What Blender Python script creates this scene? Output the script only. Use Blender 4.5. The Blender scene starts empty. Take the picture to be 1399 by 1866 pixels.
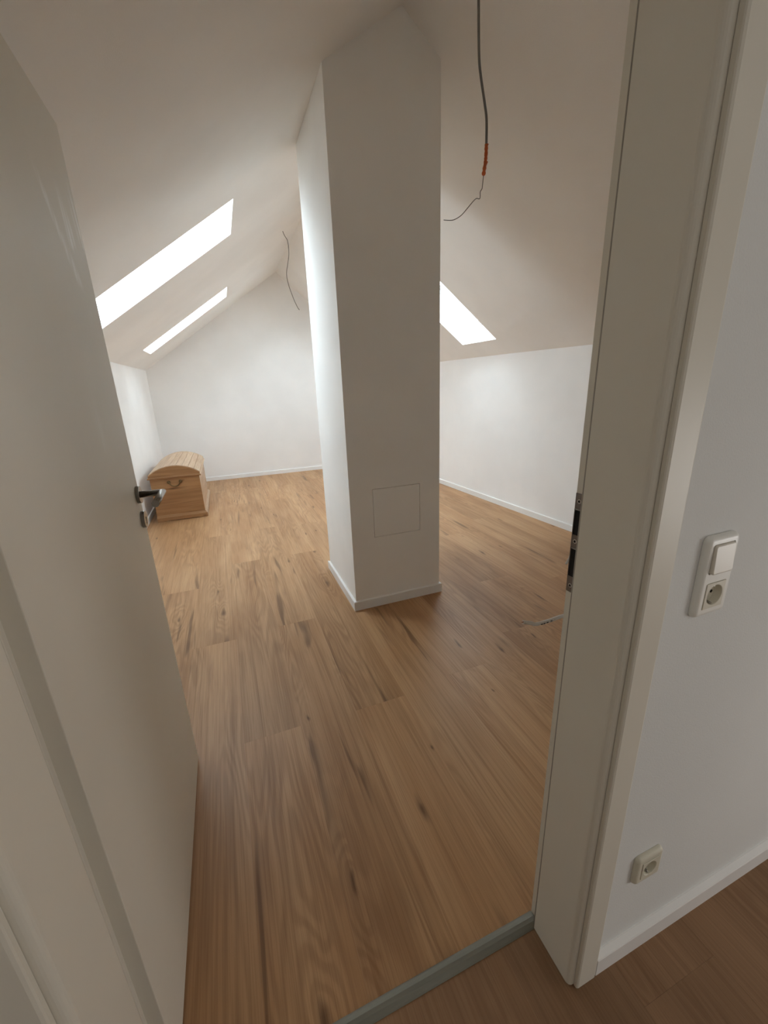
import bpy, bmesh, math, random
from mathutils import Vector, Matrix, noise

S = 1.36            # metres per layout unit (camera height = 1 unit)
MM = 0.001 / S      # one millimetre in layout units
scene = bpy.context.scene
COL = scene.collection
rng = random.Random(7)

# ------------------------------------------------------------------ camera
cam_d = bpy.data.cameras.new('camera')
cam = bpy.data.objects.new('camera', cam_d)
COL.objects.link(cam)
scene.camera = cam
RT = [[0.9326116, -0.3590393, -0.0364196], [-0.1403308, -0.2678237, -0.9531934], [0.3324798, 0.8940701, -0.3001598]]          # rows: right, down, forward in world axes
right, down, fwd = [Vector(r) for r in RT]
m = Matrix((right, -down, -fwd)).transposed().to_4x4()
m.translation = Vector((0, 0, S))
cam.matrix_world = m
cam_d.sensor_fit = 'HORIZONTAL'
cam_d.sensor_width = 36
cam_d.lens = 744.421 / 1399 * 36
cam_d.clip_start = 0.02

# ------------------------------------------------------------------ light
world = bpy.data.worlds.new('overcast_sky')
scene.world = world
world.use_nodes = True
bg = world.node_tree.nodes['Background']
bg.inputs['Color'].default_value = (0.80, 0.897, 1.02, 1)
bg.inputs['Strength'].default_value = 20.0

scene.view_settings.view_transform = 'Standard'
scene.view_settings.look = 'None'
scene.view_settings.gamma = 1
scene.view_settings.use_curve_mapping = False
scene.view_settings.exposure = 0.0
scene.cycles.max_bounces = 14
scene.cycles.diffuse_bounces = 10
scene.cycles.glossy_bounces = 4
scene.cycles.sample_clamp_indirect = 12


def area_light(name, loc, rot, sx, sy, power, color):
    ld = bpy.data.lights.new(name, 'AREA')
    ld.shape = 'RECTANGLE'
    ld.size, ld.size_y = sx, sy
    ld.energy = power
    ld.color = color
    lo = bpy.data.objects.new(name, ld)
    COL.objects.link(lo)
    lo.location = loc
    lo.rotation_euler = rot
    return lo


# the hall's own ceiling lamp, behind and above the camera
area_light('hall_lamp', (0.55 * S, -0.75 * S, 1.83 * S), (0, 0, 0), 0.6, 0.6, 1.6, (1.0, 0.97, 0.94))
# unseen light standing in for daylight from the hall's right side
area_light('hall_side_daylight', (2.13 * S, -0.70 * S, 0.50 * S), (0, math.radians(90), 0), 0.9, 0.9, 17.5, (1.0, 0.975, 0.95))


# ------------------------------------------------------------------ materials
def mat(name, color, rough=0.6, metal=0.0, spec=0.5):
    mt = bpy.data.materials.new(name)
    mt.use_nodes = True
    b = mt.node_tree.nodes['Principled BSDF']
    b.inputs['Base Color'].default_value = (*color, 1)
    b.inputs['Roughness'].default_value = rough
    b.inputs['Metallic'].default_value = metal
    b.inputs['Specular IOR Level'].default_value = spec
    return mt


class NT:
    def __init__(s, mt):
        s.t = mt.node_tree
        s.b = s.t.nodes['Principled BSDF']

    def n(s, typ, **kw):
        nd = s.t.nodes.new(typ)
        for k, v in kw.items():
            if k.startswith('i_'):
                nd.inputs[k[2:].replace('_', ' ')].default_value = v
            else:
                setattr(nd, k, v)
        return nd

    def l(s, a, b):
        s.t.links.new(a, b)

    def math(s, op, a, b=None, c=None):
        nd = s.n('ShaderNodeMath', operation=op)
        for i, v in enumerate((a, b, c)):
            if v is None:
                continue
            if isinstance(v, (int, float)):
                nd.inputs[i].default_value = v
            else:
                s.l(v, nd.inputs[i])
        return nd.outputs[0]

    def mix(s, fac, a, b, mode='MIX'):
        nd = s.n('ShaderNodeMix', data_type='RGBA', blend_type=mode)
        for k, v in ((0, fac), (6, a), (7, b)):
            if isinstance(v, (int, float)):
                nd.inputs[k].default_value = v
            elif isinstance(v, tuple):
                nd.inputs[k].default_value = (*v, 1)
            else:
                s.l(v, nd.inputs[k])
        return nd.outputs[2]

    def ramp(s, val, lo, hi, a=0.0, b=1.0):
        nd = s.n('ShaderNodeMapRange', interpolation_type='SMOOTHSTEP')
        s.l(val, nd.inputs[0])
        for i, v in enumerate((lo, hi, a, b)):
            nd.inputs[i + 1].default_value = v
        return nd.outputs[0]

    def scaled(s, vec, sc):
        nd = s.n('ShaderNodeVectorMath', operation='MULTIPLY')
        s.l(vec, nd.inputs[0])
        nd.inputs[1].default_value = sc
        return nd.outputs[0]

    def noise(s, vec, scale, detail=3, rough=0.5, dist=0.0):
        nd = s.n('ShaderNodeTexNoise')
        s.l(vec, nd.inputs['Vector'])
        nd.inputs['Scale'].default_value = scale
        nd.inputs['Detail'].default_value = detail
        nd.inputs['Roughness'].default_value = rough
        nd.inputs['Distortion'].default_value = dist
        return nd.outputs[0]


def paint(name, color, rough, bump, scale=260, var=0.03):
    mt = mat(name, color, rough, spec=0.35)
    k = NT(mt)
    co = k.n('ShaderNodeTexCoord').outputs['Object']
    big = k.noise(co, 1.7, 3)
    f = k.ramp(big, 0.3, 0.7, 1 - var, 1 + var)
    c = k.mix(1.0, color, (1, 1, 1), 'MULTIPLY')
    sc = k.n('ShaderNodeVectorMath', operation='SCALE')
    k.l(c, sc.inputs[0])
    k.l(f, sc.inputs['Scale'])
    k.l(sc.outputs[0], k.b.inputs['Base Color'])
    if bump:
        nz = k.noise(co, scale, 3, 0.6)
        bp = k.n('ShaderNodeBump')
        bp.inputs['Strength'].default_value = bump
        bp.inputs['Distance'].default_value = 0.0012
        k.l(nz, bp.inputs['Height'])
        k.l(bp.outputs[0], k.b.inputs['Normal'])
    return mt


def oak(name, base, light, dark, stretch, figure=1.0, knots=True, rough=0.42, axis='Y', tint=0.12, kscale=1.0):
    """Rustic wood: cathedral rings, fine pores, streaks and knots, varied per object."""
    mt = mat(name, base, rough, spec=0.4)
    k = NT(mt)
    co = k.n('ShaderNodeTexCoord').outputs['Object']
    sp = k.n('ShaderNodeSeparateXYZ')
    k.l(co, sp.inputs[0])
    cb = k.n('ShaderNodeCombineXYZ')
    along, across = {'Y': (1, 0), 'X': (0, 1)}[axis]
    k.l(k.math('ADD', sp.outputs[across], sp.outputs[2]), cb.inputs[0])
    k.l(sp.outputs[along], cb.inputs[1])
    k.l(sp.outputs[2], cb.inputs[2])
    co = cb.outputs[0]
    rnd = k.n('ShaderNodeObjectInfo').outputs['Random']
    off = k.n('ShaderNodeCombineXYZ')
    k.l(k.math('MULTIPLY', rnd, 53.0), off.inputs[0])
    k.l(k.math('MULTIPLY', rnd, 91.0), off.inputs[1])
    k.l(k.math('MULTIPLY', rnd, 27.0), off.inputs[2])
    ad = k.n('ShaderNodeVectorMath', operation='ADD')
    k.l(co, ad.inputs[0])
    k.l(off.outputs[0], ad.inputs[1])
    p = ad.outputs[0]
    # knot field bends the grain around it
    wq = k.noise(k.scaled(p, (14, 8, 6)), 1.0, 2)
    pk = k.scaled(p, (4.6 * kscale, 1.25 * kscale, 1.0))
    wv = k.n('ShaderNodeVectorMath', operation='ADD')
    wc = k.n('ShaderNodeCombineXYZ')
    k.l(k.math('MULTIPLY', wq, 0.10), wc.inputs[0])
    k.l(k.math('MULTIPLY', wq, 0.16), wc.inputs[1])
    k.l(pk, wv.inputs[0])
    k.l(wc.outputs[0], wv.inputs[1])
    pk = wv.outputs[0]
    vo = k.n('ShaderNodeTexVoronoi', feature='F1', voronoi_dimensions='2D')
    vo.inputs['Scale'].default_value = 1.0
    k.l(pk, vo.inputs['Vector'])
    kd = vo.outputs['Distance']
    csep = k.n('ShaderNodeSeparateColor')
    k.l(vo.outputs['Color'], csep.inputs[0])
    keep = k.ramp(csep.outputs[0], 0.50, 0.55)
    near = k.math('MULTIPLY', k.ramp(kd, 0.0, 0.34, 1.0, 0.0), keep)
    # rings
    ps = k.scaled(p, (7.0, 7.0 * stretch, 3.0))
    n1 = k.noise(ps, 1.0, 2, 0.45, 0.3)
    n1 = k.math('ADD', n1, k.math('MULTIPLY', near, 0.22))
    ring = k.math('SINE', k.math('MULTIPLY', n1, 95.0 * figure))
    ring = k.ramp(ring, -0.9, 1.0)
    # mid streaks, fine pores
    streak = k.noise(k.scaled(p, (48, 0.8, 4)), 1.0, 3, 0.55, 0.2)
    zone = k.ramp(k.noise(k.scaled(p, (4.5, 0.8, 1)), 1.0, 2, 0.5), 0.42, 0.62)
    fine = k.noise(k.scaled(p, (300, 3.2, 20)), 1.0, 3, 0.65)
    patch = k.noise(k.scaled(p, (5.5, 0.9, 1)), 1.0, 3, 0.55)
    c = k.mix(k.ramp(patch, 0.3, 0.72), base, light)
    c = k.mix(k.math('MULTIPLY', k.ramp(streak, 0.47, 0.74), 0.34), c, dark)
    c = k.mix(k.math('MULTIPLY', k.math('MULTIPLY', ring, zone), 0.30), c, dark)
    c = k.mix(k.math('MULTIPLY', k.ramp(fine, 0.42, 0.68), 0.32), c, dark)
    if knots:
        # long brown streaks running out of the knots
        sk = k.noise(k.scaled(p, (19, 1.3, 2)), 1.0, 2, 0.5, 0.5)
        sk = k.math('MULTIPLY', k.ramp(sk, 0.63, 0.76), 0.62)
        deep = tuple(v * 0.48 for v in dark)
        c = k.mix(sk, c, deep)
        size = k.math('ADD', k.math('MULTIPLY', csep.outputs[1], 0.9), 0.45)
        core = k.math('MULTIPLY', k.ramp(k.math('DIVIDE', kd, size), 0.0, 0.075, 1.0, 0.0), keep)
        c = k.mix(k.math('MULTIPLY', core, 0.78), c, deep)
    # every board a little lighter or darker
    tv = k.math('ADD', k.math('MULTIPLY', k.math('FRACT', k.math('MULTIPLY', rnd, 7.13)), 2 * tint), 1 - tint)
    sc = k.n('ShaderNodeVectorMath', operation='SCALE')
    k.l(c, sc.inputs[0])
    k.l(tv, sc.inputs['Scale'])
    k.l(sc.outputs[0], k.b.inputs['Base Color'])
    k.l(k.ramp(fine, 0.3, 0.8, rough - 0.04, rough + 0.14), k.b.inputs['Roughness'])
    bp = k.n('ShaderNodeBump')
    bp.inputs['Strength'].default_value = 0.25
    bp.inputs['Distance'].default_value = 0.0006
    k.l(k.math('ADD', k.math('MULTIPLY', fine, -1.0), k.math('MULTIPLY', ring, -0.3)), bp.inputs['Height'])
    k.l(bp.outputs[0], k.b.inputs['Normal'])
    return mt


M = {}
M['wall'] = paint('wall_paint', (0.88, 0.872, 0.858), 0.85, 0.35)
M['ceiling'] = paint('ceiling_paint', (0.865, 0.848, 0.818), 0.88, 0.35)
M['column'] = paint('column_paint', (0.895, 0.882, 0.855), 0.8, 0.3)
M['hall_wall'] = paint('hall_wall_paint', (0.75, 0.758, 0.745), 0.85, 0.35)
M['trim'] = paint('white_trim_lacquer', (0.84, 0.835, 0.82), 0.38, 0.0)
M['lining'] = paint('cream_lining_lacquer', (0.72, 0.685, 0.60), 0.42, 0.08, 900)
M['window_white'] = paint('white_window_frame', (0.86, 0.87, 0.87), 0.4, 0.0)
M['seal'] = mat('grey_rubber_seal', (0.22, 0.20, 0.17), 0.6)
M['seal_light'] = mat('beige_rubber_seal', (0.36, 0.33, 0.28), 0.6)
M['steel'] = mat('brushed_steel', (0.30, 0.285, 0.265), 0.26, 1.0)
M['steel_dark'] = mat('dull_strike_steel', (0.20, 0.17, 0.15), 0.42, 0.85)
M['screw'] = mat('screw_metal', (0.55, 0.52, 0.48), 0.35, 1.0)
M['black'] = mat('dark_cavity', (0.01, 0.008, 0.007), 0.9)
M['brass'] = mat('aged_brass', (0.20, 0.13, 0.06), 0.42, 0.8)
M['alu'] = mat('grey_aluminium', (0.205, 0.20, 0.165), 0.5, 0.35)
M['plastic'] = paint('ivory_switch_plastic', (0.84, 0.835, 0.79), 0.35, 0.0)
M['rocker'] = paint('beige_rocker_plastic', (0.72, 0.68, 0.60), 0.35, 0.0)
M['insert'] = paint('beige_insert_plastic', (0.70, 0.67, 0.57), 0.38, 0.0)
M['plastic_yellow'] = paint('aged_socket_plastic', (0.66, 0.63, 0.52), 0.38, 0.0)
M['cable_grey'] = mat('grey_cable_sheath', (0.18, 0.175, 0.165), 0.55)
M['cable_white'] = mat('pale_cable_sheath', (0.52, 0.48, 0.43), 0.5)
M['wire'] = mat('bare_thin_wire', (0.13, 0.115, 0.10), 0.5, 0.2)
M['orange'] = paint('orange_tape', (0.55, 0.12, 0.035), 0.5, 0.6, 300, 0.25)
M['copper'] = mat('copper_core', (0.45, 0.24, 0.14), 0.4, 0.9)
M['subfloor'] = mat('subfloor_dark', (0.05, 0.035, 0.025), 0.9)
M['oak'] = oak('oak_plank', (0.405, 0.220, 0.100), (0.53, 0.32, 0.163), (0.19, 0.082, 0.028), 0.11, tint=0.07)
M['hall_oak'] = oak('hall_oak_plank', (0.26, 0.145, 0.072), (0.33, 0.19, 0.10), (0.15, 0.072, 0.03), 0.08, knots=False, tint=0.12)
M['pine_x'] = oak('pine_across', (0.33, 0.170, 0.072), (0.41, 0.225, 0.10), (0.18, 0.075, 0.026), 0.08, 0.6, True, 0.45, 'X', 0.05, 2.3)
M['pine_y_sheen'] = oak('pine_along_sheen', (0.50, 0.34, 0.215), (0.58, 0.42, 0.28), (0.32, 0.18, 0.095), 0.08, 0.5, True, 0.42, 'Y', 0.07, 2.0)  # paler base colour stands in for the sky sheen on the lid

# the door leaf: cream lacquer, with skylight reflections painted in as pale streaks high on its free edge
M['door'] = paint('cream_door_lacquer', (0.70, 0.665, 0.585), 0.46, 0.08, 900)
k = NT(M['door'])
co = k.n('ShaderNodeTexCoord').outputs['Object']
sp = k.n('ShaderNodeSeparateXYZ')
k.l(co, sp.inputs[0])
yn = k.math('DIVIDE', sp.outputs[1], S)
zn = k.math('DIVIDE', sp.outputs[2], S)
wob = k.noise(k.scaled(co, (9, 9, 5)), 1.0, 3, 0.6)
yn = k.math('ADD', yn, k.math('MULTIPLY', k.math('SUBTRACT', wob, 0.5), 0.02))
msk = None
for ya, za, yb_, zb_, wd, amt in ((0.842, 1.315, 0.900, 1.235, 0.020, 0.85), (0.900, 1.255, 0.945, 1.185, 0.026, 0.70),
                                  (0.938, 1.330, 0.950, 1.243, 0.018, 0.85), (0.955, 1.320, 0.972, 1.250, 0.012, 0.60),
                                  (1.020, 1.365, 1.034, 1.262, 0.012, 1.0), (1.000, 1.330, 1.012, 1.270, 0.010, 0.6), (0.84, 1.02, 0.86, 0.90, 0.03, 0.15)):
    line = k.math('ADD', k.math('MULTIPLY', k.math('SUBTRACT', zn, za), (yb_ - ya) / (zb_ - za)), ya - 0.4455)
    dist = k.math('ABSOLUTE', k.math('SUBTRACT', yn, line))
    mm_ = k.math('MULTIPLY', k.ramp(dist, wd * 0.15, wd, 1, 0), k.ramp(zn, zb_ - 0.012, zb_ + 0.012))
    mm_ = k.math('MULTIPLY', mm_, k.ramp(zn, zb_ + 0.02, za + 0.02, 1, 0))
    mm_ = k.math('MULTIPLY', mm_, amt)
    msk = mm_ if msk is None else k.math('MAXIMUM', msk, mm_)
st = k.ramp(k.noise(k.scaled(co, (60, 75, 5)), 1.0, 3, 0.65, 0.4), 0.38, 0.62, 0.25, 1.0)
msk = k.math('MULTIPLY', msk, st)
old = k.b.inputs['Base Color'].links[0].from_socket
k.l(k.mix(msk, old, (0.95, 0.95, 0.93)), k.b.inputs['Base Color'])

# window glass: clear pane that lets daylight straight in
g = bpy.data.materials.new('window_glass')
g.use_nodes = True
gt = g.node_tree
gt.nodes.remove(gt.nodes['Principled BSDF'])
tr = gt.nodes.new('ShaderNodeBsdfTransparent')
tr.inputs[0].default_value = (0.93, 0.96, 0.95, 1)
gl = gt.nodes.new('ShaderNodeBsdfGlossy')
gl.inputs['Roughness'].default_value = 0.03
mx = gt.nodes.new('ShaderNodeMixShader')
mx.inputs[0].default_value = 0.06
gt.links.new(tr.outputs[0], mx.inputs[1])
gt.links.new(gl.outputs[0], mx.inputs[2])
gt.links.new(mx.outputs[0], gt.nodes['Material Output'].inputs[0])
M['glass'] = g


# ------------------------------------------------------------------ helpers
def V(x, y, z):
    return Vector((x, y, z)) * S


def quads(bm, pts, faces):
    vs = [bm.verts.new(V(*p)) for p in pts]
    for f in faces:
        try:
            bm.faces.new([vs[i] for i in f])
        except ValueError:
            pass
    return vs


def box(bm, x0, x1, y0, y1, z0, z1, bevel=0.0, seg=1):
    t = bmesh.new()
    bmesh.ops.create_cube(t, size=1)
    for v in t.verts:
        v.co = V(x0 + (v.co.x + .5) * (x1 - x0), y0 + (v.co.y + .5) * (y1 - y0), z0 + (v.co.z + .5) * (z1 - z0))
    if bevel:
        bmesh.ops.bevel(t, geom=t.edges[:], offset=bevel * S, segments=seg, affect='EDGES', profile=0.5)
    merge(bm, t)


def merge(bm, t):
    me = bpy.data.meshes.new('tmp')
    t.to_mesh(me)
    t.free()
    bm.from_mesh(me)
    bpy.data.meshes.remove(me)


def prism(bm, poly, y0, y1):
    """polygon in (x, z), extruded from y0 to y1"""
    n = len(poly)
    a = [bm.verts.new(V(x, y0, z)) for x, z in poly]
    b = [bm.verts.new(V(x, y1, z)) for x, z in poly]
    bm.faces.new(a)
    bm.faces.new(b[::-1])
    for i in range(n):
        bm.faces.new((a[i], b[i], b[(i + 1) % n], a[(i + 1) % n]))


def sweep(bm, prof, place):
    """closed profile list [(u, v)], place(u, v, end) -> (x, y, z) for end 0 and 1"""
    n = len(prof)
    a = [bm.verts.new(V(*place(u, v, 0))) for u, v in prof]
    b = [bm.verts.new(V(*place(u, v, 1))) for u, v in prof]
    bm.faces.new(a)
    bm.faces.new(b[::-1])
    for i in range(n):
        bm.faces.new((a[i], b[i], b[(i + 1) % n], a[(i + 1) % n]))


def tube(bm, pts, r, seg=12, radii=None):
    """round bar along a polyline with true mitred corners (pts in metres)"""
    pts = [Vector(p) for p in pts]
    n = len(pts)
    d0 = (pts[1] - pts[0]).normalized()
    ref = Vector((0, 0, 1)) if abs(d0.z) < 0.9 else Vector((1, 0, 0))
    u = d0.cross(ref).normalized()
    w = d0.cross(u)
    ring = [pts[0] + (u * math.cos(2 * math.pi * i / seg) + w * math.sin(2 * math.pi * i / seg)) * r * (radii[0] if radii else 1) for i in range(seg)]
    rings = [[bm.verts.new(p) for p in ring]]
    for j in range(1, n):
        d = (pts[j] - pts[j - 1]).normalized()
        if j < n - 1:
            nrm = (d + (pts[j + 1] - pts[j]).normalized()).normalized()
        else:
            nrm = d
        ring = [p + d * ((pts[j] - p).dot(nrm) / d.dot(nrm)) for p in ring]
        if radii:
            s = radii[j] / radii[j - 1]
            ring = [pts[j] + (p - pts[j]) * s for p in ring]
        rings.append([bm.verts.new(p) for p in ring])
    for a, b in zip(rings, rings[1:]):
        for i in range(seg):
            f = bm.faces.new((a[i], a[(i + 1) % seg], b[(i + 1) % seg], b[i]))
            f.smooth = True
    bm.faces.new(rings[0][::-1])
    bm.faces.new(rings[-1])


def smooth_path(pts, steps=8):
    pts = [Vector(p) for p in pts]
    q = [pts[0] * 2 - pts[1]] + pts + [pts[-1] * 2 - pts[-2]]
    out = []
    for i in range(1, len(q) - 2):
        for s in range(steps):
            t = s / steps
            a, b, c, d = q[i - 1], q[i], q[i + 1], q[i + 2]
            out.append(0.5 * ((2 * b) + (c - a) * t + (2 * a - 5 * b + 4 * c - d) * t * t + (3 * b - a - 3 * c + d) * t ** 3))
    out.append(pts[-1])
    return out


def disc(bm, center, axis, r, depth, seg=32, bevel=0.0):
    """solid disc, back face at center, growing along axis (metres)"""
    t = bmesh.new()
    bmesh.ops.create_cone(t, cap_ends=True, segments=seg, radius1=r, radius2=r, depth=depth)
    if bevel:
        ed = [e for e in t.edges if all(v.co.z > 0 for v in e.verts)]
        bmesh.ops.bevel(t, geom=ed, offset=bevel, segments=2, affect='EDGES', profile=0.5)
    rot = Vector(axis).to_track_quat('Z', 'Y').to_matrix().to_4x4()
    t.transform(Matrix.Translation(Vector(center)) @ rot @ Matrix.Translation((0, 0, depth / 2)))
    merge(bm, t)


ORIGIN = {}


def obj(name, bm, m, parent=None, at=None, label=None, smooth=False):
    """link a bmesh (built in world space) as one object; at = its own origin in metres"""
    if parent is not None:
        org = ORIGIN.get(parent.name, Vector((0, 0, 0)))
    else:
        org = Vector((0, 0, 0))
    own = Vector(at) if at is not None else org
    bmesh.ops.recalc_face_normals(bm, faces=bm.faces[:])
    bmesh.ops.translate(bm, verts=bm.verts[:], vec=-own)
    me = bpy.data.meshes.new(name)
    bm.to_mesh(me)
    bm.free()
    if smooth:
        for p in me.polygons:
            p.use_smooth = True
    me.materials.append(m)
    o = bpy.data.objects.new(name, me)
    COL.objects.link(o)
    if parent is not None:
        o.parent = parent
        o.location = own - org
    else:
        o.location = own
    ORIGIN[o.name] = own
    if label:
        o['label'] = label
    return o


def empty(name, at):
    o = bpy.data.objects.new(name, None)
    o.empty_display_size = 0.1
    COL.objects.link(o)
    o.location = Vector(at)
    ORIGIN[o.name] = Vector(at)
    return o


def thing(o, label, cat, group=None):
    o['label'] = label
    o['category'] = cat
    if group:
        o['group'] = group
    return o


def struct(o, label=None):
    o['kind'] = 'structure'
    if label:
        o['label'] = label
    return o


# ------------------------------------------------------------------ room dimensions (layout units)
RX, RZ = 0.734, 2.183                 # roof ridge
LX, LZ = -0.685, 1.213                # top of the left knee wall
DY0, DY1 = 0.300, 0.400               # door wall, hall side and room side
FY = 5.03                             # far gable wall
T = 0.174                             # depth of the roof build-up
OL, OR, OT = -0.215, 0.434, 1.480     # rough opening in the door wall


def knee_x(y):                        # the right knee wall is a touch out of square
    return 2.20 - 0.0592 * y


RKZ = 1.177


def roof_l(x, out=0.0):
    sl = (RZ - LZ) / (RX - LX)
    return RZ - sl * (RX - x) + out


# ------------------------------------------------------------------ floor
bm = bmesh.new()
box(bm, -0.75, 2.24, -1.6, 5.10, -0.09, -0.008)
floor = struct(obj('floor', bm, M['subfloor']), 'oak plank floor')
ROWW = 0.1715
PL = 1.385
G = 0.06 * MM


def plank_bm(w, l):
    t = bmesh.new()
    bmesh.ops.create_cube(t, size=1)
    for v in t.verts:
        v.co = Vector((v.co.x * (w - 2 * G) * S, v.co.y * (l - 2 * G) * S, (v.co.z - 0.5) * 0.008 * S))
    top = [e for e in t.edges if all(v.co.z > -1e-6 for v in e.verts)]
    bmesh.ops.bevel(t, geom=top, offset=0.00022, segments=1, affect='EDGES')
    return t


_plank_cache = {}


def plank(x0, x1, y0, y1, m, name='plank'):
    w, l = round(x1 - x0, 4), round(y1 - y0, 4)
    key = (w, l, m.name)
    if key not in _plank_cache:
        t = plank_bm(w, l)
        me = bpy.data.meshes.new('plank')
        t.to_mesh(me)
        t.free()
        me.materials.append(m)
        _plank_cache[key] = me
    o = bpy.data.objects.new(name, _plank_cache[key])
    COL.objects.link(o)
    o.parent = floor
    o.location = V((x0 + x1) / 2, (y0 + y1) / 2, 0)
    return o


ROOM_Y0 = 0.3925
# end-joint position (one of them) of each row, read off the photograph
joints = {-3: 0.79 + PL * 1 - 0.02, -2: 0.79 + PL, -1: 1.61, 0: 1.045, 1: 1.634, 2: 1.036, 3: 1.60, 4: 1.065, 5: 1.75, 6: 1.2,
          7: 1.62, 8: 0.9, 9: 1.5, 10: 1.1, 11: 1.7, -4: 1.45}
for r in range(-4, 13):
    xa = max(-0.08 + r * ROWW, -0.684)
    xb = min(-0.08 + (r + 1) * ROWW, 2.17)
    if xb - xa < 0.01:
        continue
    j = joints.get(r, 1.3)
    while j > ROOM_Y0:
        j -= PL
    y = ROOM_Y0
    cuts = [ROOM_Y0]
    j += PL
    while j < FY:
        if j - cuts[-1] > 0.02:
            cuts.append(j)
        j += PL
    cuts.append(FY)
    for a, b in zip(cuts, cuts[1:]):
        plank(xa, xb, a, b, M['oak'])
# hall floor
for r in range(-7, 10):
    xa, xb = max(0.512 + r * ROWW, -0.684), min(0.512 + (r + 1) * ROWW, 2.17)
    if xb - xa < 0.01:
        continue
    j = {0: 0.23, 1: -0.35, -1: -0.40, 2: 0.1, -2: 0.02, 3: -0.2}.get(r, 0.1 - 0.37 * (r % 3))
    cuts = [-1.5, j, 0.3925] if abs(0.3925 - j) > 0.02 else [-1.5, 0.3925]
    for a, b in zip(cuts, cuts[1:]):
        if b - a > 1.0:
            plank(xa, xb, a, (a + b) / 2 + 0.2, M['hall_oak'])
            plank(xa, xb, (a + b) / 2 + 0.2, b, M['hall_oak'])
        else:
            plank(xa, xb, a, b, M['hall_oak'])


# ------------------------------------------------------------------ walls
bm = bmesh.new()
prism(bm, [(-0.76, 0), (2.25, 0), (2.25, RKZ - 0.1), (RX, RZ + 0.1), (-0.76, LZ - 0.02)], FY, FY + 0.09)
struct(obj('wall_back', bm, M['wall']), 'white gable wall')
bm = bmesh.new()
box(bm, LX - 0.08, LX, DY1 - 0.05, FY + 0.05, -0.02, LZ + 0.03)
struct(obj('wall_left', bm, M['wall']), 'low white knee wall on the left')
bm = bmesh.new()
vs = quads(bm, [(knee_x(DY0), DY0, -0.02), (knee_x(FY + .05), FY + .05, -0.02), (knee_x(FY + .05) + .08, FY + .05, -0.02), (knee_x(DY0) + .08, DY0, -0.02),
                (knee_x(DY0), DY0, RKZ + 0.03), (knee_x(FY + .05), FY + .05, RKZ + 0.03), (knee_x(FY + .05) + .08, FY + .05, RKZ + 0.03), (knee_x(DY0) + .08, DY0, RKZ + 0.03)],
           [(0, 1, 2, 3), (4, 5, 6, 7), (0, 1, 5, 4), (1, 2, 6, 5), (2, 3, 7, 6), (3, 0, 4, 7)])
struct(obj('wall_right', bm, M['wall']), 'low white knee wall on the right')

# door wall with the rough opening: flat towards the hall, gable shaped towards the room
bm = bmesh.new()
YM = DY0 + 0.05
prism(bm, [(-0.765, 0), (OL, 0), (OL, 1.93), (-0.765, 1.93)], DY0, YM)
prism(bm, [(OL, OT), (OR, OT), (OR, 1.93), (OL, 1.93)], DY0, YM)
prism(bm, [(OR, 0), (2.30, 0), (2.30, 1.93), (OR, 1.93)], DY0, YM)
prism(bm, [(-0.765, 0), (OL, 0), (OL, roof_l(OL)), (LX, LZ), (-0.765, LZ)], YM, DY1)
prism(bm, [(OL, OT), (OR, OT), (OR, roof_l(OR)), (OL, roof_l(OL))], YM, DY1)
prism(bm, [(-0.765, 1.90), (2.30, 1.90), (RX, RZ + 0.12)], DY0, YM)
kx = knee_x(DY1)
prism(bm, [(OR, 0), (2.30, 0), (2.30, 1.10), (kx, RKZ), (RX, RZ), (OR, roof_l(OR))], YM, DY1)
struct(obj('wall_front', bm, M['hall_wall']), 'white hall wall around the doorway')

# hall side walls, back wall and flat ceiling (behind the camera)
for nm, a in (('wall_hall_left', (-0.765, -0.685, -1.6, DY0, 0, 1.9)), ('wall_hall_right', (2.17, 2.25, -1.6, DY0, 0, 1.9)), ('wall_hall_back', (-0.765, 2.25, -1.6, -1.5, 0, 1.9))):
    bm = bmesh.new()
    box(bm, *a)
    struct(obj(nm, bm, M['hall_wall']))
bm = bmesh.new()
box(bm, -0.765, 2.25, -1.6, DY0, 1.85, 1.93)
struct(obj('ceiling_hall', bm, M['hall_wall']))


# ------------------------------------------------------------------ roof slopes with skylight shafts
def slope_point(side, u, y, out):
    """u: 0 at the ridge, 1 at the knee wall; out: distance outwards, square to the slope"""
    if side < 0:
        kx, kz = LX, LZ
    else:
        kx, kz = knee_x(y), RKZ
    dx, dz = kx - RX, kz - RZ
    L = math.hypot(dx, dz)
    nx, nz = -dz / L, dx / L
    if nz < 0:
        nx, nz = -nx, -nz
    return (RX + dx * u + nx * out, y, RZ + dz * u + nz * out)


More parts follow.
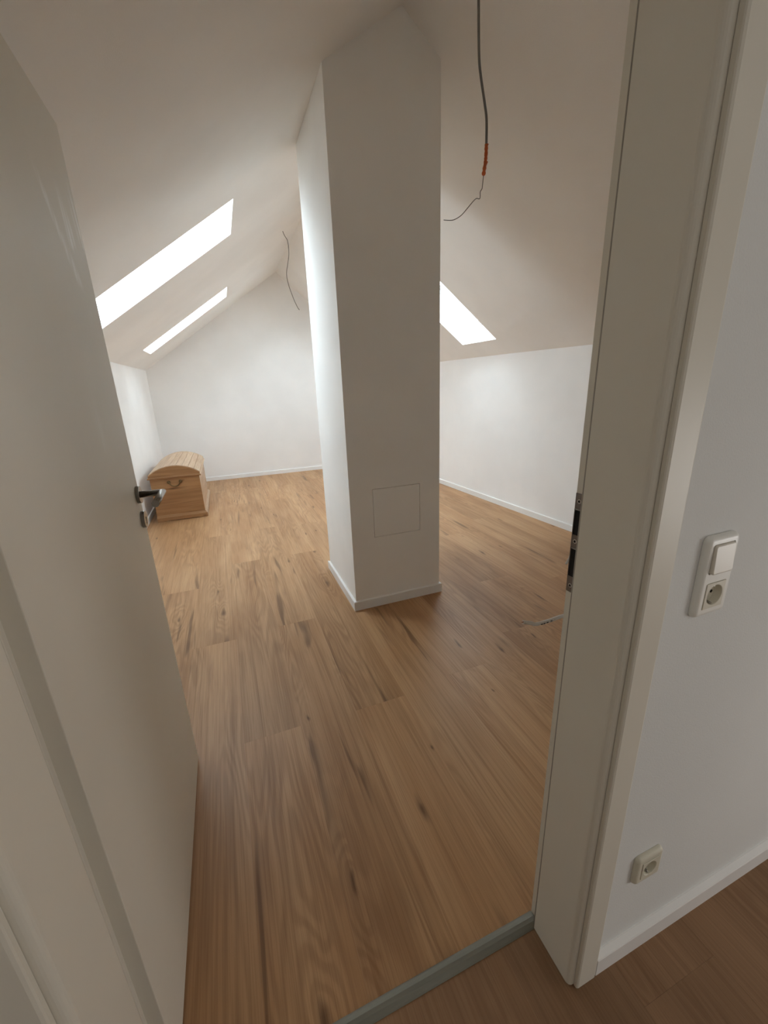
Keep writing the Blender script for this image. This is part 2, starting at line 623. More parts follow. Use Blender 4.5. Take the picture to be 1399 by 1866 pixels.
def roof(name, side, holes, label):
    us = sorted({0.0, 1.06} | {h[0] for h in holes} | {h[1] for h in holes})
    ys = sorted({DY1 - 0.05, FY + 0.05} | {h[2] for h in holes} | {h[3] for h in holes})
    bm = bmesh.new()
    cache = {}

    def vt(i, j, o):
        if (i, j, o) not in cache:
            u = us[i]
            if i == 0 and o:
                u = -0.12        # close the ridge on the outside
            cache[(i, j, o)] = bm.verts.new(V(*slope_point(side, u, ys[j], T * o)))
        return cache[(i, j, o)]

    def hole(i, j):
        if i < 0 or j < 0 or i >= len(us) - 1 or j >= len(ys) - 1:
            return None
        um, ym = (us[i] + us[i + 1]) / 2, (ys[j] + ys[j + 1]) / 2
        return any(h[0] < um < h[1] and h[2] < ym < h[3] for h in holes)

    for i in range(len(us) - 1):
        for j in range(len(ys) - 1):
            if hole(i, j):
                for (a, b), (ni, nj) in ((((i, j), (i + 1, j)), (i, j - 1)), (((i, j + 1), (i + 1, j + 1)), (i, j + 1)),
                                         (((i, j), (i, j + 1)), (i - 1, j)), (((i + 1, j), (i + 1, j + 1)), (i + 1, j))):
                    if not hole(ni, nj):
                        bm.faces.new((vt(*a, 0), vt(*b, 0), vt(*b, 1), vt(*a, 1)))
            else:
                for o in (0, 1):
                    bm.faces.new([vt(i, j, o), vt(i + 1, j, o), vt(i + 1, j + 1, o), vt(i, j + 1, o)])
    me_o = obj(name, bm, M['ceiling'])
    return struct(me_o, label)


def u_of(side, x, y=3.0):
    kx = LX if side < 0 else knee_x(y)
    return (x - RX) / (kx - RX)


uL0, uL1 = u_of(-1, 0.172), u_of(-1, -0.527)
uR1 = u_of(1, 1.902, 2.9)
uR0 = uR1 - 0.50
holesL = [(uL0, uL1, 2.215, 2.675), (uL0, uL1, 3.945, 4.335)]
holesR = [(uR0, uR1, 2.685, 3.105), (uR0, uR1, 4.03, 4.45)]  # second opening belongs to the added, unseen skylight
roof('ceiling_left', -1, holesL, 'sloping ceiling on the left')
roof('ceiling_right', 1, holesR, 'sloping ceiling on the right')


def skylight(name, side, h, label):
    u0, u1, y0, y1 = h
    P = lambda u, y, o: V(*slope_point(side, u, y, o))
    c = P((u0 + u1) / 2, (y0 + y1) / 2, T)
    w = struct(empty(name, c), label)

    def ring(nm, m, inset, width, o0, o1, parent):
        # rectangular frame in the slope's plane
        L = (P(u1, y0, 0) - P(u0, y0, 0)).length / S
        du = lambda d: d / L * (u1 - u0)
        outer = (u0 + du(inset), u1 - du(inset), y0 + inset, y1 - inset)
        inner = (outer[0] + du(width), outer[1] - du(width), outer[2] + width, outer[3] - width)
        b = bmesh.new()
        vv = {}
        for kx_, (a0, a1, b0, b1) in (('o', outer), ('i', inner)):
            for ki, (uu, yy) in enumerate(((a0, b0), (a1, b0), (a1, b1), (a0, b1))):
                for z, oo in ((0, o0), (1, o1)):
                    vv[(kx_, ki, z)] = b.verts.new(P(uu, yy, oo))
        for ki in range(4):
            kj = (ki + 1) % 4
            for q in ((('o', ki, 0), ('o', kj, 0), ('i', kj, 0), ('i', ki, 0)), (('o', ki, 1), ('o', kj, 1), ('i', kj, 1), ('i', ki, 1)),
                      (('o', ki, 0), ('o', kj, 0), ('o', kj, 1), ('o', ki, 1)), (('i', ki, 0), ('i', kj, 0), ('i', kj, 1), ('i', ki, 1))):
                b.faces.new([vv[t] for t in q])
        return obj(nm, b, m, parent), inner

    ring('window_frame', M['window_white'], -0.03, 0.038, T, T + 0.055, w)
    sash, inner = ring('sash', M['window_white'], 0.009, 0.032, T + 0.012, T + 0.045, w)
    b = bmesh.new()
    a0, a1, b0, b1 = inner
    vs_ = [b.verts.new(P(uu, yy, oo)) for oo in (T + 0.028, T + 0.034) for uu, yy in ((a0, b0), (a1, b0), (a1, b1), (a0, b1))]
    for f in ((0, 1, 2, 3), (4, 5, 6, 7), (0, 1, 5, 4), (1, 2, 6, 5), (2, 3, 7, 6), (3, 0, 4, 7)):
        b.faces.new([vs_[i] for i in f])
    obj('pane', b, M['glass'], w)
    # ventilation flap bar across the top of the sash with its small catch
    b = bmesh.new()
    L = (P(u1, y0, 0) - P(u0, y0, 0)).length / S
    tube(b, [P(u1 - 0.05 / L * (u1 - u0), y0 + 0.05, T + 0.004), P(u1 - 0.05 / L * (u1 - u0), y0 + 0.075, T + 0.004)], 0.006, 10)
    obj('catch', b, M['steel'], w)
    # portal so that the sky through the pane is sampled well (gives no light of its own)
    n = (P(u0, y0, 1) - P(u0, y0, 0)).normalized()
    lo = area_light('daylight_portal', (0, 0, 0), (0, 0, 0), (y1 - y0) * S * 1.02, L * S * 1.02, 1, (1, 1, 1))
    X = Vector((0, 1, 0))
    Z = n
    Y = Z.cross(X)
    mm = Matrix((X, Y, Z)).transposed().to_4x4()
    mm.translation = P((u0 + u1) / 2, (y0 + y1) / 2, T + 0.065)
    lo.matrix_world = mm
    lo.data.cycles.is_portal = True
    return w


skylight('window_1', -1, holesL[0], 'nearer skylight in the left slope')
skylight('window_2', -1, holesL[1], 'farther skylight in the left slope by the gable')
skylight('window_3', 1, holesR[0], 'skylight in the right slope behind the column')
skylight('window_4_added', 1, holesR[1], 'added far skylight in the right slope, unseen behind the column')  # added out of sight to even out the room light


# ------------------------------------------------------------------ chimney column
CX0, CX1, CY0, CY1 = 0.450, 0.881, 1.625, 2.123
PX0, PX1, PZ0, PZ1 = 0.5565, 0.779, 0.343, 0.5625
bm = bmesh.new()
topz = lambda x: roof_l(x) if x <= RX else RZ - (RZ - RKZ) / (knee_x(1.9) - RX) * (x - RX)
GAP = 2.7 * MM
# body in pieces around the recessed panel opening
D = 0.02
rim = [(PX0 - GAP, PX1 + GAP, PZ0 - GAP, PZ1 + GAP)]
prism(bm, [(CX0, 0), (CX1, 0), (CX1, topz(CX1) + .02), (RX, RZ + .02), (CX0, topz(CX0) + .02)], CY0 + D, CY1)
prism(bm, [(CX0, 0), (CX1, 0), (CX1, PZ0 - GAP), (CX0, PZ0 - GAP)], CY0, CY0 + D)
prism(bm, [(CX0, PZ1 + GAP), (CX1, PZ1 + GAP), (CX1, topz(CX1) + .02), (RX, RZ + .02), (CX0, topz(CX0) + .02)], CY0, CY0 + D)
prism(bm, [(CX0, PZ0 - GAP), (PX0 - GAP, PZ0 - GAP), (PX0 - GAP, PZ1 + GAP), (CX0, PZ1 + GAP)], CY0, CY0 + D)
prism(bm, [(PX1 + GAP, PZ0 - GAP), (CX1, PZ0 - GAP), (CX1, PZ1 + GAP), (PX1 + GAP, PZ1 + GAP)], CY0, CY0 + D)
struct(obj('wall_chimney', bm, M['column']), 'square white chimney column')
bm = bmesh.new()
box(bm, PX0, PX1, CY0 - 0.0, CY0 + D - 0.004, PZ0, PZ1)
ap = obj('access_panel', bm, M['column'])
thing(ap, 'square white inspection panel set flush low in the column face', 'panel')
bm = bmesh.new()
box(bm, PX0 - GAP * .9, PX1 + GAP * .9, CY0 + D - 0.004, CY0 + D - 0.001, PZ0 - GAP * .9, PZ1 + GAP * .9)
obj('rebate', bm, M['black'], ap, label='dark shadow gap round the panel')


# ------------------------------------------------------------------ baseboards
BH, BT = 60 * MM, 15 * MM
PROF = [(0, 0), (BT, 0), (BT, BH - 4 * MM), (BT - 1.5 * MM, BH - 1.2 * MM), (BT - 4 * MM, BH), (0, BH)]


def baseboard(name, a, b, label, ma=0.0, mb=0.0, prof=PROF):
    """a, b: ends at the wall face (x, y); the room is on the left of a->b; ma/mb: mitre shift per unit of thickness"""
    ax, ay = a
    bx, by = b
    L = math.hypot(bx - ax, by - ay)
    tx, ty = (bx - ax) / L, (by - ay) / L
    nx, ny = -ty, tx
    bmx = bmesh.new()

    def place(u, v, e):
        s = (ma * u) if e == 0 else (L + mb * u)
        return (ax + tx * s + nx * u, ay + ty * s + ny * u, v)
    sweep(bmx, prof, place)
    return struct(obj(name, bmx, M['trim']), label)


baseboard('baseboard_back', (knee_x(FY), FY), (LX, FY), 'white baseboard along the gable wall', 1, -1)
baseboard('baseboard_left', (LX, FY), (LX, DY1), 'white baseboard along the left knee wall', 1, 0)
baseboard('baseboard_right', (knee_x(DY1), DY1), (knee_x(FY), FY), 'white baseboard along the right knee wall', 0, -1)
baseboard('baseboard_column_front', (CX1, CY0), (CX0, CY0), 'white baseboard on the front of the column', -1, 1)
baseboard('baseboard_column_left', (CX0, CY0), (CX0, CY1), 'white baseboard on the left of the column', -1, 1)
baseboard('baseboard_column_right', (CX1, CY1), (CX1, CY0), 'white baseboard on the right of the column', -1, 1)
HP = [(0, 0), (16 * MM, 0), (16 * MM, BH - 8 * MM), (14.5 * MM, BH - 5 * MM), (3 * MM, BH), (0, BH)]
baseboard('baseboard_hall', (2.17, DY0), (0.4680, DY0), 'white baseboard along the hall wall right of the door', 0, 0, HP)
baseboard('baseboard_hall_left', (-0.27, DY0), (-0.685, DY0), 'white baseboard along the hall wall left of the door', 0, 0, HP)

# ------------------------------------------------------------------ door frame
XR, XL = 0.414, -0.195          # faces of the lining
YH = 0.300                       # hall edge of the lining's flat
fr = struct(empty('trim_1', V((XR + XL) / 2, 0.35, 0)), 'cream door lining and architraves')


def round_corner(cx, cy, r, a0, a1, n=5):
    return [(cx + r * math.cos(math.radians(a0 + (a1 - a0) * i / n)), cy + r * math.sin(math.radians(a0 + (a1 - a0) * i / n))) for i in range(n + 1)]


def jamb_profiles(sgn, xf):
    """profiles in (x, y) for the jamb whose face is at xf; sgn +1: right jamb (body towards +x)"""
    X = lambda d: xf + sgn * d
    lining = [(X(0.0), 0.381), (X(0.0), 0.3035)]
    r = 0.0085
    lining += [(X(r - r * math.cos(math.radians(a))), 0.3035 - r * math.sin(math.radians(a))) for a in (15, 30, 45, 60, 75, 90)]
    lining += [(X(0.0135), 0.295), (X(0.0135), 0.302), (X(0.0195), 0.302), (X(0.0195), 0.4038), (X(0.0125), 0.4038), (X(0.0125), 0.381)]
    t = 0.0035
    arch = [(X(0.0105), 0.2945), (X(0.0105), 0.2885 + t * .4), (X(0.0105 + t * .3), 0.2885), (X(0.0105 + t), 0.2875),
            (X(0.053 - t), 0.2875), (X(0.053 - t * .3), 0.2885), (X(0.053), 0.2885 + t * .4), (X(0.053), 0.2995), (X(0.0185), 0.2995), (X(0.0185), 0.2945)]
    room = [(X(0.0205), 0.4005), (X(0.0205), 0.4080), (X(0.022), 0.4095), (X(0.060), 0.4095), (X(0.0615), 0.4080), (X(0.0615), 0.4005)]
    return lining, arch, room


HT = 1.47    # underside of the head lining
for sgn, xf in ((1, XR), (-1, XL)):
    ln, ar, ro = jamb_profiles(sgn, xf)
    for nm, pf, top in (('lining', ln, HT), ('architrave', ar, HT + 0.045), ('room_architrave', ro, HT + 0.045)):
        b = bmesh.new()
        sweep(b, pf, lambda u, v, e, tp=top: (u, v, tp if e else 1.0 * MM))
        obj(nm, b, M['lining'], fr)
# head pieces
b = bmesh.new()
box(b, XL, XR, 0.298, 0.4038, HT, HT + 0.0095, 0.001)
obj('head_lining', b, M['lining'], fr)
b = bmesh.new()
box(b, XL - 0.053, XR + 0.053, 0.2875, 0.2995, HT + 0.045, HT + 0.053, 0.001)
box(b, XL, XR, 0.2875, 0.2975, HT + 0.010, HT + 0.045, 0.001)
obj('head_architrave', b, M['lining'], fr)
# rubber seals in the rebates
b = bmesh.new()
tube(b, [V(XR + 0.0020, 0.3826, 0.006), V(XR + 0.0020, 0.3826, HT)], 0.0023, 8)
obj('seal', b, M['seal_light'], fr)
b = bmesh.new()
tube(b, [V(XL - 0.0112, 0.3835, 0.006), V(XL - 0.0112, 0.3835, HT)], 0.0024, 8)
obj('seal', b, M['lining'], fr)

# strike plate in the right rebate
SX = XR + 0.0125
sy0, sy1 = 0.3895, 0.4036
sz0, sz1 = 0.706, 0.851
zs = [sz0, 0.730, 0.773, 0.7925, 0.829, sz1]
b = bmesh.new()
th = 1.6 * MM
for za, zb in ((zs[0], zs[1]), (zs[2], zs[3]), (zs[4], zs[5])):
    box(b, SX - th, SX, sy0, sy1, za, zb, 0.0002)
for za, zb in ((zs[1], zs[2]), (zs[3], zs[4])):
    box(b, SX - th, SX, sy0, sy0 + 0.0012, za, zb)
    box(b, SX - th, SX, sy1 - 0.0012, sy1, za, zb)
sp_ = obj('strike_plate', b, M['steel_dark'], fr, label='dark steel strike plate')
for za, zb in ((zs[1], zs[2]), (zs[3], zs[4])):
    b = bmesh.new()
    box(b, SX - 0.5 * MM, SX + 0.0002, sy0 + 0.0012, sy1 - 0.0012, za, zb)
    obj('bolt_hole', b, M['black'], sp_)
    b = bmesh.new()
    box(b, SX - th * 1.8, SX - th * .4, sy0 + 0.002, sy1 - 0.002, zb - 0.0012, zb + 0.0012, 0.0003)
    obj('lip', b, M['steel'], sp_)
for zc in (0.7165, 0.7835, 0.8405):
    b = bmesh.new()
    yc = (sy0 + sy1) / 2
    disc(b, V(SX - th, yc, zc), (-1, 0, 0), 0.0042, 0.0008, 18, 0.0003)
    s_ = obj('screw', b, M['screw'], sp_)
    b = bmesh.new()
    disc(b, V(SX - th, yc, zc) + Vector((-0.0008, 0, 0)), (-1, 0, 0), 0.0024, 0.0004, 12)
    obj('screw_recess', b, M['black'], sp_)

# ------------------------------------------------------------------ door leaf, open square into the room
LXF = -0.204
leaf_t = 40 * MM
LY0, LY1 = 0.4455, 1.041
bm = bmesh.new()
LZ0, LZ1 = 6 * MM, 1.460
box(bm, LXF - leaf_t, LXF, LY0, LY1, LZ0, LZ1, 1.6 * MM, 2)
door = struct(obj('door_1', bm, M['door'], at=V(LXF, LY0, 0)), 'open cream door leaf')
# the leaf's lip (rebated edge on the side of the room)
b = bmesh.new()
box(b, LXF - leaf_t, LXF - leaf_t + 15 * MM, LY0 - 12 * MM, LY0, LZ0, LZ1, 1 * MM)
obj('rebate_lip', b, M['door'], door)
for zc in (0.18, 1.28):
    b = bmesh.new()
    tube(b, [V(LXF - leaf_t - 0.006, 0.430, zc - 0.03), V(LXF - leaf_t - 0.006, 0.430, zc + 0.03)], 0.0075, 16)
    obj('hinge', b, M['steel'], door)
HY, HZ = 1.015, 0.7845
b = bmesh.new()
disc(b, V(LXF, HY, HZ), (1, 0, 0), 0.0262, 0.0105, 40, 0.0012)
hr = obj('handle_rosette', b, M['steel'], door, label='round steel rosette of the lever')
b = bmesh.new()
ex = -0.1535
tube(b, [V(LXF + 0.006, HY, HZ), V(ex, HY, HZ), V(ex, 0.905, HZ + 0.001)], 0.0098, 24)
obj('lever', b, M['steel'], door, label='steel lever handle')
b = bmesh.new()
disc(b, V(LXF, HY, 0.7275), (1, 0, 0), 0.0262, 0.0105, 40, 0.0012)
kr = obj('key_rosette', b, M['steel'], door, label='round steel keyhole rosette')
b = bmesh.new()
t_ = bmesh.new()
disc(t_, V(LXF, HY, 0.7300) + Vector((0.0106, 0, 0)), (1, 0, 0), 0.0042, 0.0004, 16)
merge(b, t_)
box(b, LXF + 0.0078, LXF + 0.0081, HY - 0.0016, HY + 0.0016, 0.716, 0.730)
obj('keyhole', b, M['black'], kr)

# ------------------------------------------------------------------ threshold strip
b = bmesh.new()
n = 12
y0, y1 = 0.3800, 0.4055
prof = [(y0, 0.0)]
for i in range(n + 1):
    t = i / n
    prof.append((y0 + (y1 - y0) * t, 0.0006 + 0.0045 * math.sin(math.pi * t) ** 0.7 + (0.0003 if (i % 3 == 1 and 2 < i < n - 2) else 0)))
prof.append((y1, 0.0))
sweep(b, prof, lambda u, v, e: ((XL - 0.0115) if e else (XR + 0.0115), u, v + 0.0001))
thing(obj('threshold_strip', b, M['alu']), 'grey ribbed metal strip across the floor in the doorway', 'threshold')

# ------------------------------------------------------------------ switches and sockets on the hall wall


def rrect(w, h, r, n=6):
    pts = []
    for cx, cz, a0 in ((w / 2 - r, h / 2 - r, 0), (-w / 2 + r, h / 2 - r, 90), (-w / 2 + r, -h / 2 + r, 180), (w / 2 - r, -h / 2 + r, 270)):
        for i in range(n + 1):
            a = math.radians(a0 + 90 * i / n)
            pts.append((cx + r * math.cos(a), cz + r * math.sin(a)))
    return pts


def plate(bm, cx, cz, w, h, r, yb, layers, holes=()):
    """layers: [(inset, protrusion)] lofted outline growing towards -y (metres); optional square hole outline"""
    rings = []
    for ins, pr in layers:
        pts = rrect(w - 2 * ins, h - 2 * ins, max(r - ins, 0.0005))
        rings.append([bm.verts.new((cx + x, yb - pr, cz + z)) for x, z in pts])
    n_ = len(rings[0])
    for a, c_ in zip(rings, rings[1:]):
        for i in range(n_):
            f = bm.faces.new((a[i], a[(i + 1) % n_], c_[(i + 1) % n_], c_[i]))
            f.smooth = True
    if not holes:
        bm.faces.new(rings[-1])
        bm.faces.new(rings[0][::-1])
        return
    yf = yb - layers[-1][1]
    es = [bm.edges.get((rings[-1][i], rings[-1][(i + 1) % n_])) for i in range(n_)]
    for hx_, hz_, hw in holes:
        out = rrect(hw, hw, 0.003, 3)
        a = [bm.verts.new((hx_ + x, yf, hz_ + z)) for x, z in out]
        c_ = [bm.verts.new((hx_ + x, yb, hz_ + z)) for x, z in out]
        for i in range(len(a)):
            j = (i + 1) % len(a)
            es.append(bm.edges.new((a[i], a[j])))
            bm.faces.new((a[i], a[j], c_[j], c_[i]))
    bmesh.ops.triangle_fill(bm, edges=es, use_beauty=True)


YW = DY0 * S


def socket_insert(parent, cx, cz, m, yb):
    """square insert with a round sunken well, two pin holes and earth clips"""
    b_ = bmesh.new()
    w = 0.050
    R_ = 0.0195
    N = 48
    top = yb - 0.0018
    sq = []
    for i in range(N):
        a = 2 * math.pi * i / N
        c_, s_ = math.cos(a), math.sin(a)
        q = (w / 2) / max(abs(c_), abs(s_))
        sq.append((c_ * q, s_ * q))
    rings = [[b_.verts.new((cx + x, yb + 0.0085, cz + z)) for x, z in sq],
             [b_.verts.new((cx + x, top + 0.0006, cz + z)) for x, z in sq],
             [b_.verts.new((cx + x * .97, top, cz + z * .97)) for x, z in sq]]
    for rr, yy in ((R_ + 0.0008, top), (R_, top + 0.0008), (R_ - 0.0012, top + 0.0116), (0.001, top + 0.0116)):
        rings.append([b_.verts.new((cx + rr * math.cos(2 * math.pi * i / N), yy, cz + rr * math.sin(2 * math.pi * i / N))) for i in range(N)])
    for a, c_ in zip(rings, rings[1:]):
        for i in range(N):
            b_.faces.new((a[i], a[(i + 1) % N], c_[(i + 1) % N], c_[i]))
    ins = obj('socket_insert', b_, m, parent)
    for s in (-1, 1):
        b_ = bmesh.new()
        disc(b_, (cx + s * 0.0095, top + 0.0115, cz), (0, -1, 0), 0.0031, 0.0003, 14)
        obj('pin_hole', b_, M['black'], ins)
        b_ = bmesh.new()
        tube(b_, [(cx, top + 0.0114, cz + s * 0.0172), (cx, top + 0.003, cz + s * 0.0176)], 0.0022, 8)
        obj('earth_clip', b_, M['steel'], ins)
    return ins


# combined switch and socket
cx, cz = 0.5605 * S, 0.7490 * S
sw = empty('switch_socket_unit', (cx, YW, cz))
thing(sw, 'tall double frame with light switch over socket, beside the doorway', 'light switch')
b = bmesh.new()
plate(b, cx, cz, 0.083, 0.154, 0.012, YW - 0.0003, [(0, 0), (0, 0.004), (0.0025, 0.008), (0.006, 0.0102), (0.0095, 0.0108)], [(cx, cz + 0.0355, 0.0555), (cx, cz - 0.0355, 0.0515)])
obj('cover_frame', b, M['plastic'], sw)
# rocker: thick, tilted
b = bmesh.new()
plate(b, cx, cz + 0.0355, 0.0552, 0.0552, 0.003, YW - 0.0010, [(0, 0), (0, 0.0005)])
obj('rocker_gap', b, M['seal'], sw, label='dark gap round the rocker')
b = bmesh.new()
plate(b, cx, cz + 0.0355, 0.0538, 0.0538, 0.006, YW - 0.0020, [(0, 0), (0, 0.0118), (0.0010, 0.0132), (0.0028, 0.0138)])
for v in b.verts:
    if v.co.y < YW - 0.012:
        v.co.y -= (cz + 0.0355 - v.co.z) * 0.05
obj('rocker', b, M['rocker'], sw)
socket_insert(sw, cx, cz - 0.0355, M['insert'], YW - 0.0105)

# low socket
cx2, cz2 = 0.5570 * S, 0.2130 * S
so = empty('wall_socket', (cx2, YW, cz2))
thing(so, 'yellowed single power socket low on the hall wall above the baseboard', 'power socket')
b = bmesh.new()
plate(b, cx2, cz2, 0.083, 0.083, 0.012, YW - 0.0003, [(0, 0), (0, 0.004), (0.0025, 0.008), (0.006, 0.0102), (0.0095, 0.0108)], [(cx2, cz2, 0.0515)])
obj('cover_frame', b, M['plastic_yellow'], so)
socket_insert(so, cx2, cz2, M['plastic_yellow'], YW - 0.0105)

# ------------------------------------------------------------------ hanging cables


def drop(*pts):
    return [V(*p) for p in pts]


hc = empty('ceiling_cable', V(0.760, 1.2, 2.15))
thing(hc, 'long grey cable with orange tape hanging in front of the column', 'cable')
b = bmesh.new()
tube(b, smooth_path(drop((0.745, 1.2, 2.172), (0.755, 1.2, 2.05), (0.758, 1.2, 1.927), (0.7635, 1.2, 1.819), (0.771, 1.2, 1.775), (0.786, 1.2, 1.718), (0.793, 1.2, 1.683), (0.795, 1.2, 1.622), (0.7945, 1.2, 1.605))), 0.0047, 12)
obj('sheath', b, M['cable_grey'], hc)
b = bmesh.new()
pp = smooth_path(drop((0.7950, 1.2, 1.630), (0.7950, 1.2, 1.605), (0.793, 1.2, 1.585), (0.790, 1.2, 1.566), (0.7885, 1.2, 1.556)), 5)
rr = [0.75 + 0.4 * rng.random() for _ in pp]
rr[0], rr[-1] = 0.9, 0.5
tube(b, pp, 0.0072, 9, rr)
for kz, dx in ((1.626, 0.0045), (1.60, -0.005), (1.585, 0.004)):
    tube(b, [V(0.794, 1.199, kz - 0.006), V(0.794 + dx, 1.197, kz + 0.004)], 0.0028, 6)
obj('tape', b, M['orange'], hc, label='crumpled orange tape')
b = bmesh.new()
tube(b, smooth_path(drop((0.7890, 1.2, 1.560), (0.7865, 1.2, 1.535), (0.785, 1.2, 1.524), (0.7795, 1.2, 1.516), (0.7795, 1.2, 1.503), (0.7765, 1.2, 1.4985), (0.767, 1.2, 1.4985), (0.755, 1.2, 1.489), (0.738, 1.2, 1.472), (0.718, 1.2, 1.453), (0.697, 1.2, 1.441), (0.682, 1.2, 1.4375), (0.661, 1.2, 1.4365)), 6), 0.0014, 8)
obj('wire', b, M['wire'], hc, label='thin bent wire end')

fc = empty('hanging_wire', V(0.588, 3.5, 2.083))
thing(fc, 'thin dark wire hanging from the left ceiling slope near the gable wall', 'cable')
b = bmesh.new()
tube(b, smooth_path(drop((0.586, 3.47, 2.085), (0.600, 3.49, 2.066), (0.6128, 3.5, 2.050), (0.6214, 3.5, 2.035), (0.6246, 3.5, 1.993), (0.6210, 3.5, 1.939), (0.6062, 3.5, 1.877), (0.5910, 3.5, 1.8105), (0.5996, 3.5, 1.737), (0.6275, 3.5, 1.644), (0.650, 3.5, 1.590), (0.6643, 3.5, 1.568))), 0.0032, 8)
obj('sheath', b, M['wire'], fc)

# cable stubs from the room side of the door wall, behind the right jamb
wc = empty('cable_stub', V(0.80, DY1, 0.44))
thing(wc, 'thick pale cable stub poking out behind the right door jamb', 'cable')
b = bmesh.new()
pc = smooth_path(drop((0.840, DY1 + 0.001, 0.440), (0.825, 0.50, 0.455), (0.790, 0.62, 0.450), (0.742, 0.69, 0.4215), (0.700, 0.70, 0.413), (0.654, 0.70, 0.4135), (0.637, 0.70, 0.421), (0.613, 0.70, 0.430)), 6)
tube(b, pc, 0.0062, 12)
sh = obj('sheath', b, M['cable_white'], wc)
b = bmesh.new()
tube(b, [V(0.6140, 0.70, 0.4300), V(0.6075, 0.70, 0.4315)], 0.0022, 8)
obj('core', b, M['copper'], wc)
for t0 in (0.668, 0.676, 0.686, 0.698, 0.709):
    pz = 0.4115 + max(0, t0 - 0.68) * 0.10
    b = bmesh.new()
    box(b, t0 - 0.0028, t0 + 0.0028, 0.6955, 0.6970, pz - 0.0012, pz + 0.0016, 0.0003)
    obj('print_mark', b, M['black'], wc)
wc2 = empty('thin_cable_end', V(0.80, DY1, 0.60))
thing(wc2, 'small pale cable end showing beside the lower bolt hole of the strike plate', 'cable')
b = bmesh.new()
tube(b, smooth_path(drop((0.850, DY1 + 0.001, 0.600), (0.82, 0.55, 0.610), (0.775, 0.66, 0.600), (0.750, 0.70, 0.585), (0.738, 0.70, 0.575), (0.730, 0.70, 0.562)), 6), 0.0036, 10)
obj('sheath', b, M['cable_white'], wc2)

# ------------------------------------------------------------------ pine chest
bx0, bx1, by0, by1 = -0.612, -0.254, 3.572, 4.375
zb = 0.347
chest = empty('domed_chest', V((bx0 + bx1) / 2, (by0 + by1) / 2, 0))
thing(chest, 'domed pine chest with brass end handle against the left wall', 'chest')
th = 0.014
# end boards, three high, front (facing the door) and rear
hgt = [0.030, 0.128, 0.236, zb]
for ya, yb_ in ((by0, by0 + th), (by1 - th, by1)):
    for z0_, z1_ in zip(hgt, hgt[1:]):
        b = bmesh.new()
        box(b, bx0 + 0.0005, bx1 - 0.0005, ya, yb_, z0_ + 0.0001, z1_ - 0.0001, 0.0003)
        obj('end_board', b, M['pine_x'], chest, at=V((bx0 + bx1) / 2, (ya + yb_) / 2, (z0_ + z1_) / 2))
for xa, xb in ((bx0, bx0 + th), (bx1 - th, bx1)):
    for z0_, z1_ in zip(hgt, hgt[1:]):
        b = bmesh.new()
        box(b, xa, xb, by0 + th, by1 - th, z0_ + 0.0001, z1_ - 0.0001, 0.0003)
        obj('side_board', b, M['pine_y_sheen'], chest, at=V((xa + xb) / 2, (by0 + by1) / 2, (z0_ + z1_) / 2))
b = bmesh.new()
box(b, bx0 + th, bx1 - th, by0 + th, by1 - th, 0.030, 0.040)
obj('bottom', b, M['pine_y_sheen'], chest)
# plinth moulding all round, mitred; cut away a little below on the end
o_ = 0.017
PP = [(0, 0.0015), (o_, 0.0015), (o_, 0.032), (o_ * 0.85, 0.037), (o_ * 0.55, 0.040), (o_ * 0.35, 0.047), (0, 0.050)]


def moulding(nm, a, c_, prof, m, e0=1, e1=1):
    ax, ay = a
    cx_, cy_ = c_
    L = math.hypot(cx_ - ax, cy_ - ay)
    tx, ty = (cx_ - ax) / L, (cy_ - ay) / L
    nx, ny = ty, -tx
    b_ = bmesh.new()

    def place(u, v, e):
        s = -u * e0 if e == 0 else L + u * e1
        return (ax + tx * s + nx * u, ay + ty * s + ny * u, v)
    sweep(b_, prof, place)
    return obj(nm, b_, m, chest)


PPe = [(0, 0.006), (o_, 0.006)] + PP[2:]
moulding('plinth', (bx0, by0), (bx1, by0), PPe, M['pine_x'], 0, 1)
moulding('plinth', (bx1, by0), (bx1, by1), PP, M['pine_y_sheen'])
moulding('plinth', (bx1, by1), (bx0, by1), PPe, M['pine_x'], 1, 0)
for fx in (bx0, bx1 - 0.05):
    for fy in (by0 - 0.014, by1 - 0.03):
        b = bmesh.new()
        box(b, fx, fx + 0.062, fy, fy + 0.044, 0.0002, 0.0062)
        obj('foot', b, M['pine_x'], chest)
# lid
lx0, lx1, ly0, ly1 = bx0 - 0.008, bx1 + 0.008, by0 - 0.010, by1 + 0.008
zl0 = zb + 0.002
chord = lx1 - lx0
rise = 0.066
ze = 0.380
Rr = (chord * chord / 4 + rise * rise) / (2 * rise)
xc, zc_ = (lx0 + lx1) / 2, ze + rise - Rr
amax = math.asin(chord / 2 / Rr)
NS = 9
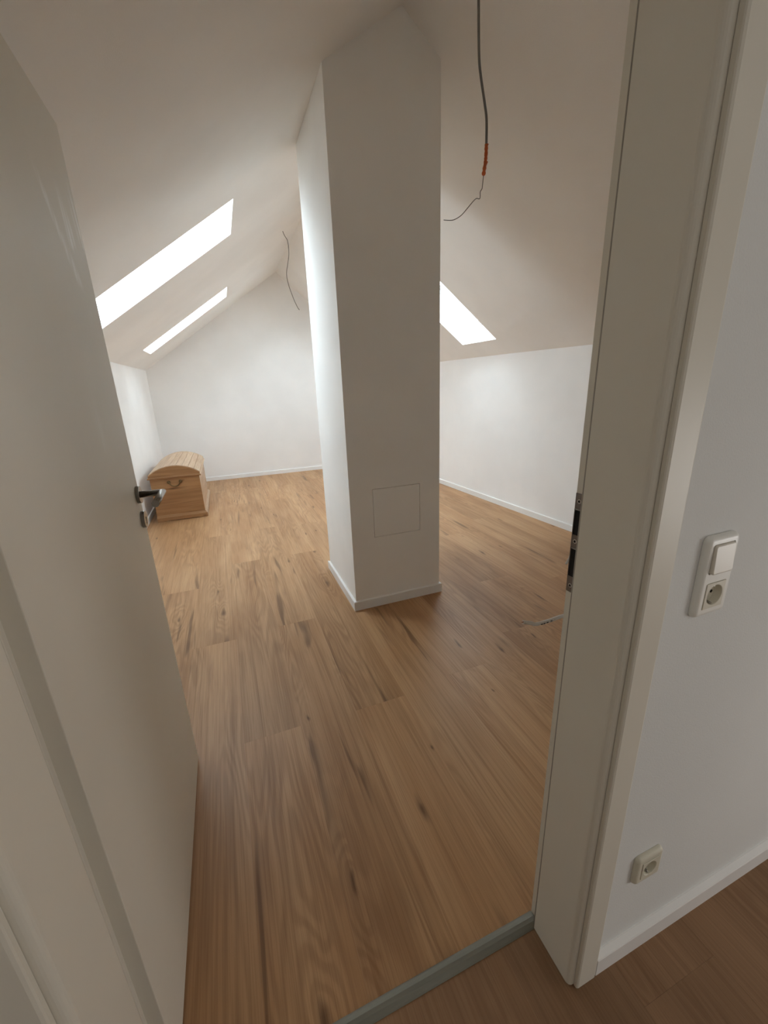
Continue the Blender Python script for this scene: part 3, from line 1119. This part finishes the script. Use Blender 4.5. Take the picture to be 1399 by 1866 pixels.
# curved end panels under the slats
for ya, yb_ in ((ly0 + 0.004, ly0 + 0.018), (ly1 - 0.018, ly1 - 0.004)):
    b = bmesh.new()
    poly = [(lx0 + 0.001, zl0), (lx1 - 0.001, zl0), (lx1 - 0.001, ze - 0.004)]
    for i in range(25):
        a = amax * (1 - 2 * i / 24)
        poly.append((xc + (Rr - 0.006) * math.sin(a), zc_ + (Rr - 0.006) * math.cos(a)))
    poly.append((lx0 + 0.001, ze - 0.004))
    prism(b, poly, ya, yb_)
    obj('lid_end', b, M['pine_x'], chest, at=V(xc, ya, zl0))
for i in range(NS):
    a0 = -amax + 2 * amax * i / NS + 0.0035
    a1 = -amax + 2 * amax * (i + 1) / NS - 0.0035
    b = bmesh.new()
    pts = []
    for rad, aa in ((Rr, (a0, (a0 + a1) / 2, a1)), (Rr - 0.0065, (a1, (a0 + a1) / 2, a0))):
        for a in aa:
            pts.append((xc + rad * math.sin(a), zc_ + rad * math.cos(a)))
    prism(b, pts, ly0 + 0.002, ly1 - 0.002)
    bmesh.ops.bevel(b, geom=[e for e in b.edges], offset=0.0007, segments=1, affect='EDGES')
    am = (a0 + a1) / 2
    obj('lid_slat', b, M['pine_y_sheen'], chest, at=V(xc + Rr * math.sin(am), (ly0 + ly1) / 2, zc_ + Rr * math.cos(am)))
# side rails and trim bead of the lid
for xa, xb in ((lx0, lx0 + 0.012), (lx1 - 0.012, lx1)):
    b = bmesh.new()
    box(b, xa, xb, ly0 + 0.0182, ly1 - 0.0182, zl0, ze - 0.004, 0.0012)
    obj('lid_rail', b, M['pine_y_sheen'], chest)
lb = 0.007
BP = [(0, zl0 - 0.001), (lb, zl0 - 0.001), (lb * 1.3, zl0 + 0.003), (lb * 1.3, zl0 + 0.007), (lb, zl0 + 0.011), (0, zl0 + 0.012)]


def bead(nm, a, c_, m):
    return moulding(nm, a, c_, BP, m)


bead('lid_bead', (lx0 + .003, ly0 + 0.004), (lx1 - .003, ly0 + 0.004), M['pine_x'])
bead('lid_bead', (lx1 - .001, ly0 + 0.004), (lx1 - .001, ly1 - 0.004), M['pine_y_sheen'])
# brass drop handle
hz, hx0, hx1 = 0.3135, -0.482, -0.396
hd = empty('handle', V((hx0 + hx1) / 2, by0, hz))
hd.parent = chest
hd.location = V((hx0 + hx1) / 2, by0, hz) - ORIGIN['domed_chest']
for hx in (hx0, hx1):
    b = bmesh.new()
    disc(b, V(hx, by0, hz), (0, -1, 0), 0.019, 0.004, 24, 0.0015)
    obj('backplate', b, M['brass'], hd)
    b = bmesh.new()
    t_ = bmesh.new()
    bmesh.ops.create_uvsphere(t_, u_segments=16, v_segments=10, radius=0.0105)
    t_.transform(Matrix.Translation(V(hx, by0, hz) + Vector((0, -0.010, 0))))
    for f in t_.faces:
        f.smooth = True
    merge(b, t_)
    obj('knob', b, M['brass'], hd)
b = bmesh.new()
yy = by0 - 0.012
tube(b, smooth_path(drop((hx0, yy, hz), (hx0 + 0.009, yy, hz - 0.014), (hx0 + 0.022, yy, hz - 0.028), (hx0 + 0.043, yy, hz - 0.034), (hx1 - 0.022, yy, hz - 0.028), (hx1 - 0.009, yy, hz - 0.014), (hx1, yy, hz)), 6),
     0.0062, 12)
obj('bail', b, M['brass'], hd)
